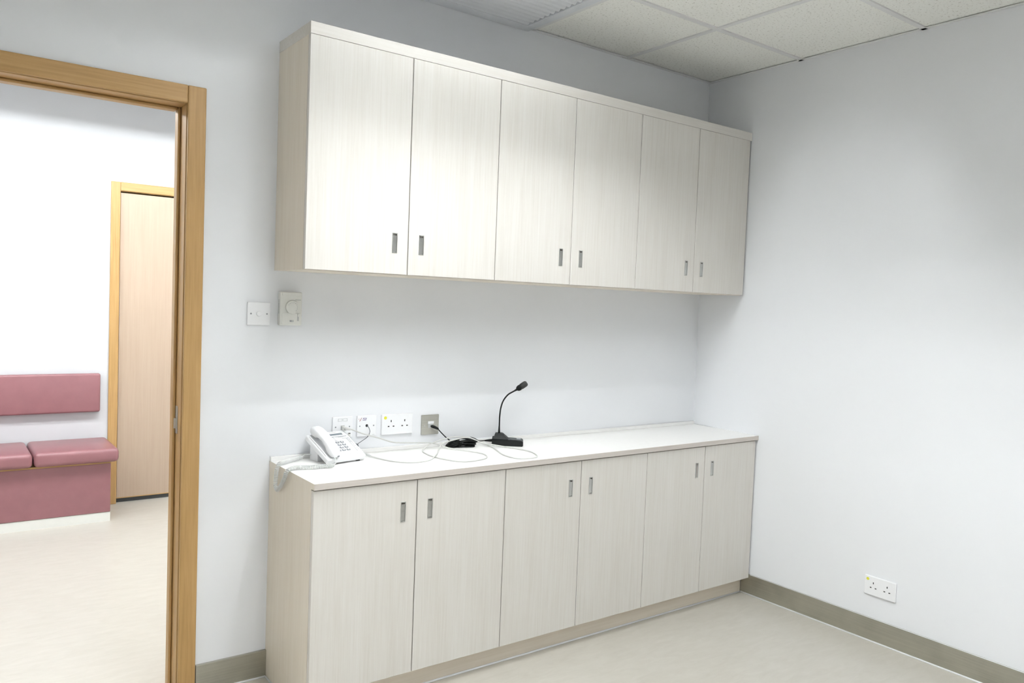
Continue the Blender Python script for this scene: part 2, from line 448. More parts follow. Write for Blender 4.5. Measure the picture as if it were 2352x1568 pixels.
# ------------------------------------------------------------------ doorway frame
def door_frame(name, x0, x1, zt, yf, yb, face, proud, label, strike=False):
    d = bpy.data.objects.new(name, None); COL.objects.link(d); d.location = ((x0 + x1) / 2, yf, 0)
    struct(d, label, 'door frame')
    ox, oy = d.location.x, d.location.y
    X0, X1 = x0 - ox, x1 - ox
    y0, y1 = -proud, (yb - yf) + proud
    i0, i1 = X0 + face, X1 - face
    for nm, sgn in (('jamb', -1), ('jamb', 1)):
        bm = bmesh.new()
        a, b = (X0, i0) if sgn < 0 else (i1, X1)
        rbox(bm, a, b, y0, 0.0, 0, zt, r=.004)                                     # face board on the near side
        rbox(bm, a, b, yb - yf, y1, 0, zt, r=.004)                                 # and the far side
        a2, b2 = (X0 + .02, i0 + .002) if sgn < 0 else (i1 - .002, X1 - .02)
        rbox(bm, a2, b2, 0.004, yb - yf - .001, 0, zt - .022, r=.002)
        obj(nm, bm, M['frame_v'], d)
        bm = bmesh.new()
        a3, b3 = (i0 + .002, i0 + .013) if sgn < 0 else (i1 - .013, i1 - .002)
        rbox(bm, a3, b3, .072, yb - yf - .004, 0, zt - face - .002, r=.005, seg=3)
        obj('stop_bead', bm, M['frame_v'], d)
    bm = bmesh.new()
    rbox(bm, i0, i1, y0, 0.0, zt - face, zt, r=.004)
    rbox(bm, i0, i1, yb - yf, y1, zt - face, zt, r=.004)
    rbox(bm, i0 + .003, i1 - .003, .004, yb - yf - .001, zt - face - .002, zt - .022, r=.002)
    obj('head', bm, M['frame_h'], d)
    bm = bmesh.new(); rbox(bm, i0 + .014, i1 - .014, .072, yb - yf - .004, zt - face - .013, zt - face - .002, r=.005, seg=3)
    obj('stop_bead', bm, M['frame_h'], d)
    if strike:
        bm = bmesh.new()
        rbox(bm, i1 - .0045, i1 - .002, .045, .071, .955, 1.055, r=.001)
        bx(bm, i1 - .014, i1 - .0045, .048, .0515, .975, 1.012)
        s = obj('strike_plate', bm, M['steel'], d)
        s['label'] = 'bright metal strike plate'
    return d
door_frame('door_1', DX0, DX1, DZ, 0.0, WT, .062, .012, 'honey coloured wooden frame of the open doorway', True)
d2 = door_frame('door_2', FX0, FX1, FZ, HALL_Y, HALL_Y + WT, .058, .012, 'closed pale wooden door with honey frame across the corridor')
bm = bmesh.new()
hw = (FX1 - FX0) / 2 - .064
rbox(bm, -hw, hw, .02, .062, .03, FZ - .068, r=.002)
leaf = obj('door_leaf', bm, M['maple'], d2); leaf['label'] = 'pale maple veneered door leaf'
obj('undercut_shade', wall_mesh([(-hw, hw, .03, .05, .001, .03)]), M['rubber_and_shade'], d2)  # dark strip standing in for the shade in the undercut below the leaf
obj('lipping', wall_mesh([(-hw, hw, .0185, .02, .03, .036)]), M['frame_h'], d2)

# ------------------------------------------------------------------ steel skirting and sealant beads
def skirting(name, b, mat, label):
    o = boxobj(name, b, mat, r=0.0015)
    return struct(o, label, 'skirting')
skirting('baseboard_back', (DX1 + .002, -L, -.012, 0, 0, .105), M['skirt_x'], 'short brushed steel skirting between door frame and cabinet')
skirting('baseboard_right', (-.012, 0, YB, -TK - .001, 0, .105), M['skirt_y'], 'long brushed steel skirting along the right wall')
skirting('baseboard_left', (XL, XL + .012, YB, 0, 0, .105), M['skirt_y'], 'brushed steel skirting along the left wall')
skirting('baseboard_rear', (XL + .012, -.012, YB, YB + .012, 0, .105), M['skirt_x'], 'brushed steel skirting along the wall behind the camera')
def bead(name, pts, r, label):
    bm = bmesh.new(); tube(bm, pts, r, 6)
    struct(obj(name, bm, M['caulk']), label, 'sealant')
bead('trim_1', [(-.014, YB + .02, .002), (-.014, -TK - .004, .002)], .0042, 'white sealant line at the foot of the right skirting')
bead('trim_2', [(-.018, -TK - .003, .002), (-L + .02, -TK - .003, .002)], .0042, 'white sealant line at the foot of the cabinet plinth')
bead('trim_3', [(DX1 + .004, -.014, .002), (-L - .003, -.014, .002)], .0042, 'white sealant line at the foot of the short skirting')
bead('trim_4', [(-L - .002, -.018, .002), (-L - .002, -.40, .002)], .0042, 'white sealant line at the foot of the cabinet end panel')
bead('trim_5', [(-L, -.002, HC + .017), (-.003, -.002, HC + .017)], .0032, 'white sealant line along the wall above the worktop upstand')
bead('trim_6', [(-.003, -.014, HC + .001), (-.003, -DCC, HC + .001)], .0032, 'white sealant line where the worktop meets the right wall')
bead('trim_7', [(-.0125, YB + .02, .106), (-.0125, -TK - .06, .106)], .0018, 'thin white line drawn as the highlight along the top of the right skirting')  # white line paints the highlight on the skirting's top edge

# ------------------------------------------------------------------ cabinets
HWD, HHT = 0.0215, 0.075        # flush pull size
def door_bm(w, h, t, hx, hz):
    """Door leaf with a real pocket for the flush pull; front at y=-t, pocket centred at hx, hz."""
    bm = bmesh.new()
    e = .0012
    pw, ph, pd = HWD / 2 - .002, HHT / 2 - .002, .012
    X = [e, hx - pw, hx + pw, w - e]; Z = [e, hz - ph, hz + ph, h - e]
    gv = [[bm.verts.new((x, -t, z)) for z in Z] for x in X]
    for i in range(3):
        for j in range(3):
            if i == 1 and j == 1: continue
            bm.faces.new((gv[i][j], gv[i+1][j], gv[i+1][j+1], gv[i][j+1]))
    a = [gv[1][1], gv[2][1], gv[2][2], gv[1][2]]
    b = [bm.verts.new((v.co.x, -t + pd, v.co.z)) for v in a]
    for i in range(4):
        bm.faces.new((a[i], a[(i+1) % 4], b[(i+1) % 4], b[i]))
    bm.faces.new(b)
    o = [gv[0][0], gv[1][0], gv[2][0], gv[3][0], gv[3][1], gv[3][2], gv[3][3], gv[2][3], gv[1][3], gv[0][3], gv[0][2], gv[0][1]]
    def off(v):
        return ((-e if v.co.x < 2*e else e if v.co.x > w - 2*e else 0), (-e if v.co.z < 2*e else e if v.co.z > h - 2*e else 0))
    m1 = [bm.verts.new((v.co.x + off(v)[0], -t + e, v.co.z + off(v)[1])) for v in o]
    m2 = [bm.verts.new((v.co.x, 0, v.co.z)) for v in m1]
    for A, B in ((o, m1), (m1, m2)):
        for i in range(12):
            bm.faces.new((A[i], A[(i+1) % 12], B[(i+1) % 12], B[i]))
    bm.faces.new(m2)
    return bm

def pull_bm(tilt=0.0):
    """Flush pull: raised rim, sunk flap hinged at the top; its face plane at y=0 looks towards -y."""
    bm = bmesh.new()
    w, h, rim, pr = HWD / 2, HHT / 2, .0035, .0016
    rbox(bm, -w, -w + rim, -pr, .001, -h, h, r=.0006, seg=1); rbox(bm, w - rim, w, -pr, .001, -h, h, r=.0006, seg=1)
    rbox(bm, -w + rim, w - rim, -pr, .001, h - rim, h, r=.0006, seg=1); rbox(bm, -w + rim, w - rim, -pr, .001, -h, -h + rim, r=.0006, seg=1)
    T = Matrix.Translation((0, .0035 if tilt else .0003, 0)) @ Matrix.Rotation(R(tilt), 4, 'Z')
    fw = (w - rim) if not tilt else (w - rim) * .8
    rbox(bm, -fw, fw, 0, .0012, -h + rim + .001, h - rim - .006, r=.0004, seg=1, M=T)
    return bm
pull_o = None
def cabinets(kind, x0, zb, zt, depth, hz_of, names, top_gap=.0005):
    uw = (L - .004) / 3
    t = .018
    gap = .0036
    mesh = {}
    for i in range(3):
        lab, cat, grp = names[i]
        c = thing(kind, lab, cat, (x0 + i * uw, 0, zb), group=grp)
        h = zt - zb
        dy = -(depth - t - .002)
        bm = bmesh.new()
        p = .018
        bx(bm, 0, p, dy, 0, 0, h); bx(bm, uw - p, uw, dy, 0, 0, h)
        bx(bm, p, uw - p, dy, 0, 0, p); bx(bm, p, uw - p, dy, 0, h - p, h)
        bx(bm, p, uw - p, -.006, 0, p, h - p)
        bx(bm, p, uw - p, dy + .03, -.006, h * .52, h * .52 + p)
        obj('body', bm, M['lam_warm_bounce'], c)
        dw = uw / 2
        for s in (0, 1):
            e0 = gap / 2 if not (i == 0 and s == 0) else 0.0
            e1 = gap / 2 if not (i == 2 and s == 1) else .008
            w = dw - e0 - e1
            hx = w - .055 if s == 0 else .055
            key = (round(w, 4), s)
            if key not in mesh:
                d = obj('door', door_bm(w, h - .002 - top_gap, t, hx, hz_of), M['lam_v'], c, loc=(s * dw + e0, dy - .002, .002))
                mesh[key] = d.data
            else:
                d = bpy.data.objects.new('door', mesh[key]); COL.objects.link(d); d.parent = c
                d.location = (s * dw + e0, dy - .002, .002)
            tilt = 38 if (kind == 'base_cabinet' and i == 2 and s == 0) else 0
            if tilt or 'pull' not in mesh:
                pl = obj('handle', pull_bm(tilt), M['steel'], d, loc=(hx, -t, hz_of))
                if not tilt: mesh['pull'] = pl.data
                else: pl['label'] = 'steel flush pull with its flap tipped out'
            else:
                pl = bpy.data.objects.new('handle', mesh['pull']); COL.objects.link(pl); pl.parent = d
                pl.location = (hx, -t, hz_of)
        yield c, uw, dy
wn = [('bleached oak two-door wall cabinet nearest the open doorway', 'cabinet', 'wall cabinets'),
      ('bleached oak two-door wall cabinet in the middle of the upper row', 'cabinet', 'wall cabinets'),
      ('bleached oak two-door wall cabinet against the right wall', 'cabinet', 'wall cabinets')]
for c, uw, dy in cabinets('wall_cabinet', -L, UB, 2.3692, DU, .116, wn): pass
bn = [('bleached oak two-door base cabinet below the telephone, with full end panel', 'cabinet', 'base cabinets'),
      ('bleached oak two-door base cabinet in the middle, below the microphone', 'cabinet', 'base cabinets'),
      ('bleached oak two-door base cabinet against the right wall, one handle flap tipped', 'cabinet', 'base cabinets')]
for i, (c, uw, dy) in enumerate(cabinets('base_cabinet', -L, DDB, HC - .0222, DC, .609, bn, .0045)):
    if i == 0:
        boxobj('end_panel', (.0, .0179, -.381, 0, -DDB + .0005, -.0002), M['lam_warm_bounce'], c)
# continuous pieces
bm = bmesh.new()
rbox(bm, -L - .001, -.001, -DU - .0012, 0, 2.3695, UT, r=.0012)
tag(obj('cornice_board', bm, M['lam_h']), 'bleached oak cornice board running along the top of the wall cabinets', 'cornice')
w = thing('worktop', 'long pale laminate worktop carrying the telephone and microphone', 'worktop', (-L, 0, HC - .022))
bm = bmesh.new()
t2 = bmesh.new(); bx(t2, -.001, L - .001, -DCC, 0, 0, .022)
bmesh.ops.recalc_face_normals(t2, faces=list(t2.faces))
for f in t2.faces: f.material_index = 0 if f.normal.z > .5 else 2 if f.normal.x < -.5 else 1
merge(bm, t2)
obj('slab', bm, [M['top'], M['lam_h'], M['lam_warm_bounce']], w)
boxobj('upstand', (0, L - .002, -.012, 0, .0222, .038), M['top'], w, r=.0012)
boxobj('edge_strip', (-.001, L - .001, -DCC - .0012, -DCC - .0001, .0004, .0216), M['edge'], w)
pl = boxobj('plinth', (-L + .0185, -.0125, -TK, -TK + .018, 0, DDB - .001), M['plinth'])
tag(pl, 'recessed bleached oak plinth board below the base cabinets', 'plinth')

# ------------------------------------------------------------------ wall plates
def socket_plate(name, label, loc, rot, w=.146, h=.086, sticker=True, group=None):
    p = thing(name, label, 'socket', loc, rot, group)     # local: x right, -y out of the wall, z up, centred
    bm = bmesh.new(); rbox(bm, -w/2, w/2, -.010, 0, -h/2, h/2, r=.0025, seg=3)
    obj('plate', bm, M['pl_white'], p)
    for cx in (-.030, .034):
        for (dx, dz, a, b) in ((0, .014, .0022, .0042), (-.0115, -.008, .0038, .0022), (.0115, -.008, .0038, .0022)):
            boxobj('pin_hole', (cx + dx - a, cx + dx + a, -.0104, -.0099, dz - b, dz + b), M['pl_dark'], p)
    if sticker:
        bm = bmesh.new(); cyl(bm, (-w/2 + .016, -.0099, h/2 - .0145), (0, -1, 0), .0068, .0068, .0004, 18)
        s = obj('sticker', bm, M['yellow'], p); s['label'] = 'round yellow sticker'
    return p
socket_plate('double_socket', 'white double power socket with yellow dot above the worktop', (-1.880, 0, .9475), (0, 0, 0), group='double sockets')
socket_plate('double_socket', 'white double power socket with yellow dot low on the right wall', (0, -1.130, .2525), (0, 0, R(-90)), group='double sockets')

def screw(p, x, z, y):
    bm = bmesh.new(); cyl(bm, (x, y, z), (0, -1, 0), .0032, .0028, .0007, 12)
    obj('screw', bm, M['pl_grey'], p)
def plate86(name, label, cat, loc, mat, r=.0025, th=.008):
    p = thing(name, label, cat, loc)
    bm = bmesh.new(); rbox(bm, -.043, .043, -th, 0, -.043, .043, r=r, seg=3)
    obj('plate', bm, mat, p)
    return p
# data outlet (pale cable plugged in)
p = plate86('data_outlet', 'white data outlet plate with label window, partly behind the telephone', 'outlet', (-2.127, 0, .948), M['pl_white'])
screw(p, -.030, .002, -.0079); screw(p, .030, .002, -.0079)
bm = bmesh.new()
for a in ((-.020, .020, .0345, .0355), (-.020, .020, .0245, .0255), (-.020, -.019, .0255, .0345), (.019, .020, .0255, .0345)): bx(bm, a[0], a[1], -.0088, -.0079, a[2], a[3])
obj('label_window', bm, M['pl_mid'], p)
boxobj('print_mark', (-.005, .003, -.0082, -.0079, .029, .0305), M['pl_grey'], p)
boxobj('jack', (-.008, .008, -.0095, -.0079, -.010, .008), M['pl_mid'], p, r=.0005)
boxobj('shutter', (.024, .034, -.011, -.0079, -.037, -.024), M['pl_warm'], p, r=.001)
boxobj('shutter_opening', (.0245, .0335, -.0114, -.0109, -.0275, -.024), M['pl_dark'], p)
# telephone outlet with printed mark
p = plate86('telephone_outlet', 'white outlet plate with small red and violet printed logo and thin grey wire', 'outlet', (-2.0205, 0, .948), M['pl_white'])
screw(p, -.031, 0, -.0079); screw(p, .031, 0, -.0079)
bm = bmesh.new(); cyl(bm, (0, -.0078, .001), (0, -1, 0), .006, .0055, .0012, 16); obj('wire_hole', bm, M['pl_dark'], p)
def para(bm, pts, y=-.0083):
    lo = [bm.verts.new((x, -.0079, z)) for x, z in pts]; hi = [bm.verts.new((x, y, z)) for x, z in pts]
    n = len(pts)
    bm.faces.new(hi); bm.faces.new(lo[::-1])
    for i in range(n): bm.faces.new((lo[i], lo[(i+1) % n], hi[(i+1) % n], hi[i]))
bm = bmesh.new()
para(bm, [(-.034, .0205), (-.0315, .0205), (-.0222, .0345), (-.0240, .0345)]); para(bm, [(-.0305, .0215), (-.0255, .0245), (-.0285, .0235)])
para(bm, [(-.0370, .0285), (-.0345, .0280), (-.0340, .0305), (-.0365, .0310)])
obj('logo_stroke', bm, M['red'], p)
bm = bmesh.new()
def stroke(x, cell, z, h, a):                                   # slanted bar in a letter cell
    q = [(a[0], a[2]), (a[1], a[2]), (a[1], a[3]), (a[0], a[3])]
    para(bm, [(x + u * cell + v * h * .3, z + v * h) for u, v in q])
x = -.0190
for strokes in ([(0, .3, 0, 1), (.3, 1, .82, 1), (.3, 1, .40, .56), (.72, 1, .56, .82)], [(0, .3, 0, 1), (.3, 1, .82, 1), (.3, 1, 0, .18)],
                [(0, .3, 0, 1), (.3, 1, .82, 1), (.3, 1, 0, .18)], [(0, .25, 0, 1), (.25, 1.1, 0, .2), (.45, .68, .2, .9), (.88, 1.12, .2, 1)]):
    for q in strokes: stroke(x, .0033, .0265, .0066, q)
    x += .0041
para(bm, [(-.0195, .0225), (-.0035, .0225), (-.0030, .0243), (-.0190, .0243)])
obj('logo_lettering', bm, M['purple'], p)
boxobj('maker_mark', (.026, .036, -.0082, -.0079, -.038, -.0368), M['pl_mid'], p)
# steel microphone outlet
p = plate86('microphone_outlet', 'brushed steel outlet plate with white insert and black plug', 'outlet', (-1.719, 0, .935), M['plate_steel'], r=.003, th=.009)
boxobj('insert', (-.013, .016, -.0115, -.0089, .004, .015), M['pl_white'], p, r=.0006)
boxobj('jack', (-.012, .012, -.0105, -.0089, -.014, .0035), M['pl_mid'], p, r=.0006)
for sx in (-.029, .029):
    bm = bmesh.new(); cyl(bm, (sx, -.0089, -.004), (0, -1, 0), .0036, .003, .0009, 12); obj('screw', bm, M['steel'], p)
# blank plate and thermostat by the door
p = plate86('cord_outlet', 'white square wall plate with two screws, left of the thermostat', 'wall plate', (-2.4755, 0, 1.397), M['pl_white'])
screw(p, -.030, 0, -.0079); screw(p, .030, 0, -.0079)
bm = bmesh.new(); cyl(bm, (0, -.0078, 0), (0, -1, 0), .0098, .0088, .0025, 24); obj('button', bm, M['pl_white'], p)
p = thing('thermostat', 'ivory wall thermostat with round dial below the wall cabinet', 'thermostat', (-2.3595, 0, 1.419))
bm = bmesh.new(); rbox(bm, -.043, .043, -.026, 0, -.0635, .0635, r=.004, seg=3); obj('body', bm, M['pl_warm'], p)
bm = bmesh.new(); cyl(bm, (.004, -.0259, .006), (0, -1, 0), .0265, .0245, .007, 40); dl = obj('dial', bm, M['pl_warm'], p)
bm = bmesh.new()
for k in range(9):
    a = R(150 - k * 24)
    bx(bm, .004 + .0185 * math.cos(a) - .0012, .004 + .0185 * math.cos(a) + .0012, -.0332, -.0328, .006 + .0185 * math.sin(a) - .0014, .006 + .0185 * math.sin(a) + .0014)
obj('number', bm, M['pl_mid'], dl)
bm = bmesh.new(); rbox(bm, -.036, .036, -.0285, -.0259, -.058, -.016, r=.001); obj('lower_cover', bm, M['pl_warm'], p)
boxobj('cap', (-.036, .040, -.029, -.0259, .050, .061), M['pl_warm'], p, r=.001)
boxobj('switch_slot', (.024, .030, -.0295, -.0284, -.046, -.018), M['pl_mid'], p)
boxobj('switch', (.0245, .0295, -.033, -.0294, -.030, -.019), M['pl_warm'], p, r=.0008)
boxobj('switch_slot', (-.006, .010, -.0295, -.0284, -.050, -.043), M['pl_mid'], p)
boxobj('switch', (-.005, .001, -.033, -.0294, -.049, -.044), M['pl_grey'], p, r=.0008)
boxobj('maker_mark', (.016, .038, -.0263, -.0258, .0335, .035), M['pl_grey'], p)
for k in range(9):
    boxobj('vent_slot', (-.0434, -.0427, -.021, -.006, .030 - k * .006, .033 - k * .006), M['pl_mid'], p)

# ------------------------------------------------------------------ telephone
ph = thing('telephone', 'white corded desk telephone standing at the left end of the worktop', 'telephone', (-2.268, -.182, HC + .0002), (0, 0, R(12)))
PT = Matrix.Translation((0, 0, .004)) @ Matrix.Rotation(R(27), 4, 'X')
PW, PD, PH = .180, .165, .022
bm = bmesh.new(); rbox(bm, 0, PW, 0, PD, 0, PH, r=.005, seg=3, M=PT); obj('body', bm, M['pl_white'], ph)
bm = bmesh.new()
def prism(bm, pts, x0, x1):
    lo = [bm.verts.new((x0, y, z)) for y, z in pts]; hi = [bm.verts.new((x1, y, z)) for y, z in pts]
    n = len(pts)
    bm.faces.new(lo); bm.faces.new(hi[::-1])
    for i in range(n): bm.faces.new((lo[i], lo[(i+1) % n], hi[(i+1) % n], hi[i]))
prism(bm, [(.085, .0), (.135, .0), (.135, .0705), (.085, .0455)], .02, .16); obj('stand', bm, M['pl_white'], ph)
for fx in (.02, .15):
    bm = bmesh.new(); bx(bm, fx, fx + .012, .008, .02, 0, .009); obj('foot', bm, M['rubber_and_shade'], ph)
# cradle rails beside the handset
bm = bmesh.new()
rbox(bm, .004, .0085, .02, .15, PH - .001, PH + .006, r=.002, M=PT); rbox(bm, .0575, .0605, .02, .15, PH - .001, PH + .004, r=.0014, M=PT)
obj('cradle', bm, M['pl_white'], ph)
# handset: lofted
st = [(-.004,.036,.041,.009), (.001,.029,.049,.016), (.010,.026,.054,.0205), (.026,.0255,.060,.0225), (.040,.028,.063,.0225), (.052,.038,.065,.0215),
      (.085,.045,.068,.0205), (.118,.040,.069,.0215), (.130,.029,.068,.0225), (.148,.0265,.066,.0225), (.163,.028,.061,.021), (.171,.034,.053,.016), (.175,.039,.046,.009)]
bm = bmesh.new(); rings = []
for v, wb, wt, hwid in st:
    ring = []
    for k in range(16):
        a = 2 * math.pi * k / 16
        ca, sa = math.cos(a), math.sin(a)
        e = .62
        ring.append(bm.verts.new(PT @ Vector((.033 + hwid * math.copysign(abs(ca) ** e, ca), v, (wb + wt) / 2 + (wt - wb) / 2 * math.copysign(abs(sa) ** e, sa)))))
    rings.append(ring)
for a, b in zip(rings, rings[1:]):
    for k in range(16):
        f = bm.faces.new((a[k], a[(k+1) % 16], b[(k+1) % 16], b[k])); f.smooth = True
bm.faces.new(rings[0]); bm.faces.new(rings[-1])
hs = obj('handset', bm, M['pl_white'], ph)
bm = bmesh.new(); rbox(bm, .036, .044, -.0058, .001, .034, .041, r=.001, M=PT); obj('cord_socket', bm, M['pl_grey'], hs)
# display
bm = bmesh.new(); rbox(bm, .066, .166, .128, .160, PH - .001, PH + .006, r=.002, M=PT); dp = obj('display', bm, M['pl_white'], ph)
bm = bmesh.new(); rbox(bm, .070, .150, .1335, .1445, PH + .0058, PH + .0064, r=.0002, seg=1, M=PT); obj('screen', bm, M['lcd'], dp)
bm = bmesh.new(); rbox(bm, .095, .130, .1525, .1550, PH + .0058, PH + .0062, r=.0001, seg=1, M=PT); obj('maker_name', bm, M['pl_mid'], dp)
# keys
key0 = None
for rr in range(4):
    for cc in range(3):
        cx, cy = .080 + cc * .0215, .095 - rr * .0165
        bm = bmesh.new(); rbox(bm, cx - .008, cx + .008, cy - .005, cy + .005, PH - .001, PH + .003, r=.0015, M=PT)
        k = obj('key', bm, M['pl_grey'], ph)
        bm = bmesh.new(); rbox(bm, cx - .003, cx + .003, cy - .0018, cy + .0022, PH + .0029, PH + .0033, r=.0001, seg=1, M=PT); obj('key_print', bm, M['pl_white'], k)
for rr in range(2):
    for cc in range(2):
        cx, cy = .084 + cc * .022, .122 - rr * .0115
        bm = bmesh.new(); cyl(bm, (cx, cy, PH - .001), (0, 0, 1), .0058, .005, .0045, 14, M=PT); obj('function_button', bm, M['pl_white'], ph)
for cc in range(4):
    cx = .078 + cc * .022 + (.008 if cc == 3 else 0)
    bm = bmesh.new(); rbox(bm, cx - .0075, cx + .0075, .012, .021, PH - .001, PH + .003, r=.0016, M=PT); obj('function_button', bm, M['pl_white'], ph)
for q in range(8):
    cy = .114 - q * .0108
    bm = bmesh.new(); rbox(bm, .160, .170, cy - .0035, cy + .0035, PH - .001, PH + .0028, r=.001, M=PT); lb = obj('line_button', bm, M['pl_white'], ph)
    bm = bmesh.new(); rbox(bm, .1625, .1655, cy - .0012, cy + .0014, PH + .0027, PH + .0032, r=.0001, seg=1, M=PT); obj('button_lamp', bm, M['pl_grey'], lb)
bm = bmesh.new()
for a in ((.138, .1575, .1165, .1172), (.1568, .1575, .030, .1165)):
    bx(bm, a[0], a[1], a[2], a[3], PH - .001, PH + .0012, M=PT)
obj('label_card_edge', bm, M['pl_mid'], ph)
for a in ((.125, .150, .1258, .1272), (.078, .090, .1285 - .004, .1285 - .0028)):
    bm = bmesh.new(); bx(bm, a[0], a[1], a[2], a[3], PH - .001, PH + .0006, M=PT); obj('print_mark', bm, M['pl_mid'], ph)
# the plug of the line cable at the right side of the telephone is part of the cable, below

# coiled handset cord
cp = catmull([(-2.241, -.192, HC + .036), (-2.243, -.214, HC + .020), (-2.256, -.219, HC + .0105), (-2.290, -.219, HC + .0095), (-2.330, -.216, HC + .0095), (-2.372, -.203, HC + .0095), (-2.405, -.205, HC + .0105),
              (-2.430, -.212, HC + .002), (-2.4320, -.196, HC - .025), (-2.4320, -.168, HC - .055), (-2.4320, -.136, HC - .079), (-2.4320, -.118, HC - .083),
              (-2.4320, -.104, HC - .068), (-2.4320, -.108, HC - .035), (-2.4320, -.118, HC - .006), (-2.4230, -.115, HC + .011), (-2.400, -.098, HC + .0115), (-2.360, -.066, HC + .0095), (-2.325, -.048, HC + .0098), (-2.300, -.036, HC + .015),
              (-2.292, -.036, HC + .020), (-2.272, -.055, HC + .020)], 10)
# resample evenly
def resample(pts, step):
    out = [pts[0]]; acc = 0
    for a, b in zip(pts, pts[1:]):
        d = (b - a).length; s = step - acc
        while s <= d:
            out.append(a + (b - a) * (s / d)); s += step
        acc = d - (s - step)
    return out
rp = resample(cp, .0005)
T, N = frames(rp)
n0, n1 = 76, len(rp) - 90
hel = []
for i, (p_, t, u) in enumerate(zip(rp, T, N)):
    w_ = t.cross(u)
    k = max(0.0, min(1.0, (i - n0) / 16, (n1 - i) / 16))
    a = 2 * math.pi * (i * .0005) / .0054
    if k > 0 or i % 8 == 0:
        hel.append(p_ + (u * math.cos(a) + w_ * math.sin(a)) * .0064 * k)
bm = bmesh.new(); tube(bm, hel, .0017, 5)
tag(obj('coiled_cord', bm, M['cord']), 'white coiled handset cord looping down over the worktop end', 'cord')

# ------------------------------------------------------------------ pale network cable
def Z(z): return HC + z
net = [(-2.127, -.030, .949), (-2.105, -.048, .944), (-2.06, -.052, .926), (-1.98, -.050, .900), (-1.92, -.050, .880), (-1.86, -.048, Z(.036)), (-1.79, -.042, Z(.030)), (-1.72, -.045, Z(.022)),
       (-1.66, -.098, Z(.0035)), (-1.606, -.208, Z(.003)), (-1.606, -.275, Z(.003)), (-1.655, -.335, Z(.003)), (-1.765, -.345, Z(.003)), (-1.815, -.238, Z(.003)), (-1.812, -.130, Z(.003)), (-1.79, -.075, Z(.006)),
       (-1.74, -.050, Z(.022)), (-1.69, -.052, Z(.036)), (-1.63, -.058, Z(.046)), (-1.56, -.064, Z(.040)), (-1.49, -.070, Z(.012)), (-1.475, -.128, Z(.0032)), (-1.495, -.190, Z(.003)), (-1.532, -.294, Z(.003)), (-1.53, -.380, Z(.003)), (-1.48, -.405, Z(.003)), (-1.425, -.390, Z(.003)),
       (-1.383, -.285, Z(.003)), (-1.412, -.175, Z(.003)), (-1.452, -.125, Z(.0078)), (-1.50, -.092, Z(.016)), (-1.57, -.088, Z(.044)), (-1.64, -.086, Z(.040)), (-1.685, -.062, Z(.022)), (-1.722, -.088, Z(.0032)), (-1.765, -.150, Z(.003)), (-1.812, -.215, Z(.0095)), (-1.87, -.262, Z(.003)), (-1.945, -.275, Z(.003)),
       (-2.01, -.220, Z(.003)), (-2.045, -.110, Z(.005)), (-2.060, -.085, Z(.012))]
c = thing('network_cable', 'pale grey network cable lying in loose loops between wall and telephone', 'cable', (0, 0, 0))
bm = bmesh.new(); tube(bm, catmull(net, 8), .0027, 8); obj('lead', bm, M['cable'], c)
bm = bmesh.new(); rbox(bm, -2.1335, -2.1205, -.032, -.0100, .938, .953, r=.0015)
tube(bm, [(-2.127, -.030, .9455), (-2.119, -.040, .946), (-2.108, -.047, .9445)], [.0062, .0052, .0034], 8)
pg = obj('plug', bm, M['cable'], c); pg['label'] = 'grey modular plug'
bm = bmesh.new(); tube(bm, [(-2.046, -.106, Z(.0055)), (-2.052, -.097, Z(.008)), (-2.061, -.084, Z(.012)), (-2.070, -.072, Z(.016))], [.0030, .0042, .0052, .0052], 8)
obj('boot', bm, M['pl_mid'], c)

# thin slate wire from the logo outlet, bundled beside the telephone
bm = bmesh.new()
tube(bm, catmull([(-2.0205, -.011, .949), (-2.017, -.020, .942), (-2.013, -.022, .925), (-2.021, -.020, .905), (-2.048, -.020, .888), (-2.070, -.022, .876), (-2.077, -.026, .868)], 8), .0013, 6)
bun = []
for k in range(110):
    a = 2 * math.pi * k / 18
    rr = .0135 + .0028 * math.sin(k * .83)
    bun.append((-2.079 + rr * math.cos(a) * .75 + .0022 * math.sin(k * .31), -.031 - .004 * math.sin(k * .17), .8635 + rr * .98 * math.sin(a) + .004))
tube(bm, bun, .0012, 5)
tag(obj('thin_wire', bm, M['wire']), 'thin slate grey wire hanging from the logo outlet, bundled beside the telephone', 'wire')

# ------------------------------------------------------------------ microphone
mc = thing('desk_microphone', 'black gooseneck desk microphone standing on the worktop', 'microphone', (-1.370, -.103, HC + .0002), (0, 0, R(-37)))
bm = bmesh.new()
lx, ly = .070, .040
pr = [(-lx, 0.002), (-lx + .003, 0), (lx - .003, 0), (lx, .003), (lx, .020), (lx - .006, .0245), (-lx, .031)]
lo = [bm.verts.new((x, -ly, z)) for x, z in pr]; hi = [bm.verts.new((x, ly, z)) for x, z in pr]
n = len(pr)
bm.faces.new(lo); bm.faces.new(hi[::-1])
for i in range(n): bm.faces.new((lo[i], lo[(i+1) % n], hi[(i+1) % n], hi[i]))
bmesh.ops.bevel(bm, geom=list(bm.edges), offset=.002, segments=2, affect='EDGES', clamp_overlap=True)
ba = obj('base', bm, M['black'], mc)
bm = bmesh.new()
b0 = [(-.064, -.032), (.004, -.032), (.004, .032), (-.064, .032)]; b1 = [(-.056, -.020), (-.024, -.020), (-.024, .020), (-.056, .020)]
lo = [bm.verts.new((x, y, .027)) for x, y in b0]; hi = [bm.verts.new((x, y, .052)) for x, y in b1]
bm.faces.new(lo[::-1]); bm.faces.new(hi)
for i in range(4): bm.faces.new((lo[i], lo[(i+1) % 4], hi[(i+1) % 4], hi[i]))
bmesh.ops.bevel(bm, geom=list(bm.edges), offset=.002, segments=2, affect='EDGES', clamp_overlap=True)
obj('neck_block', bm, M['black'], mc)
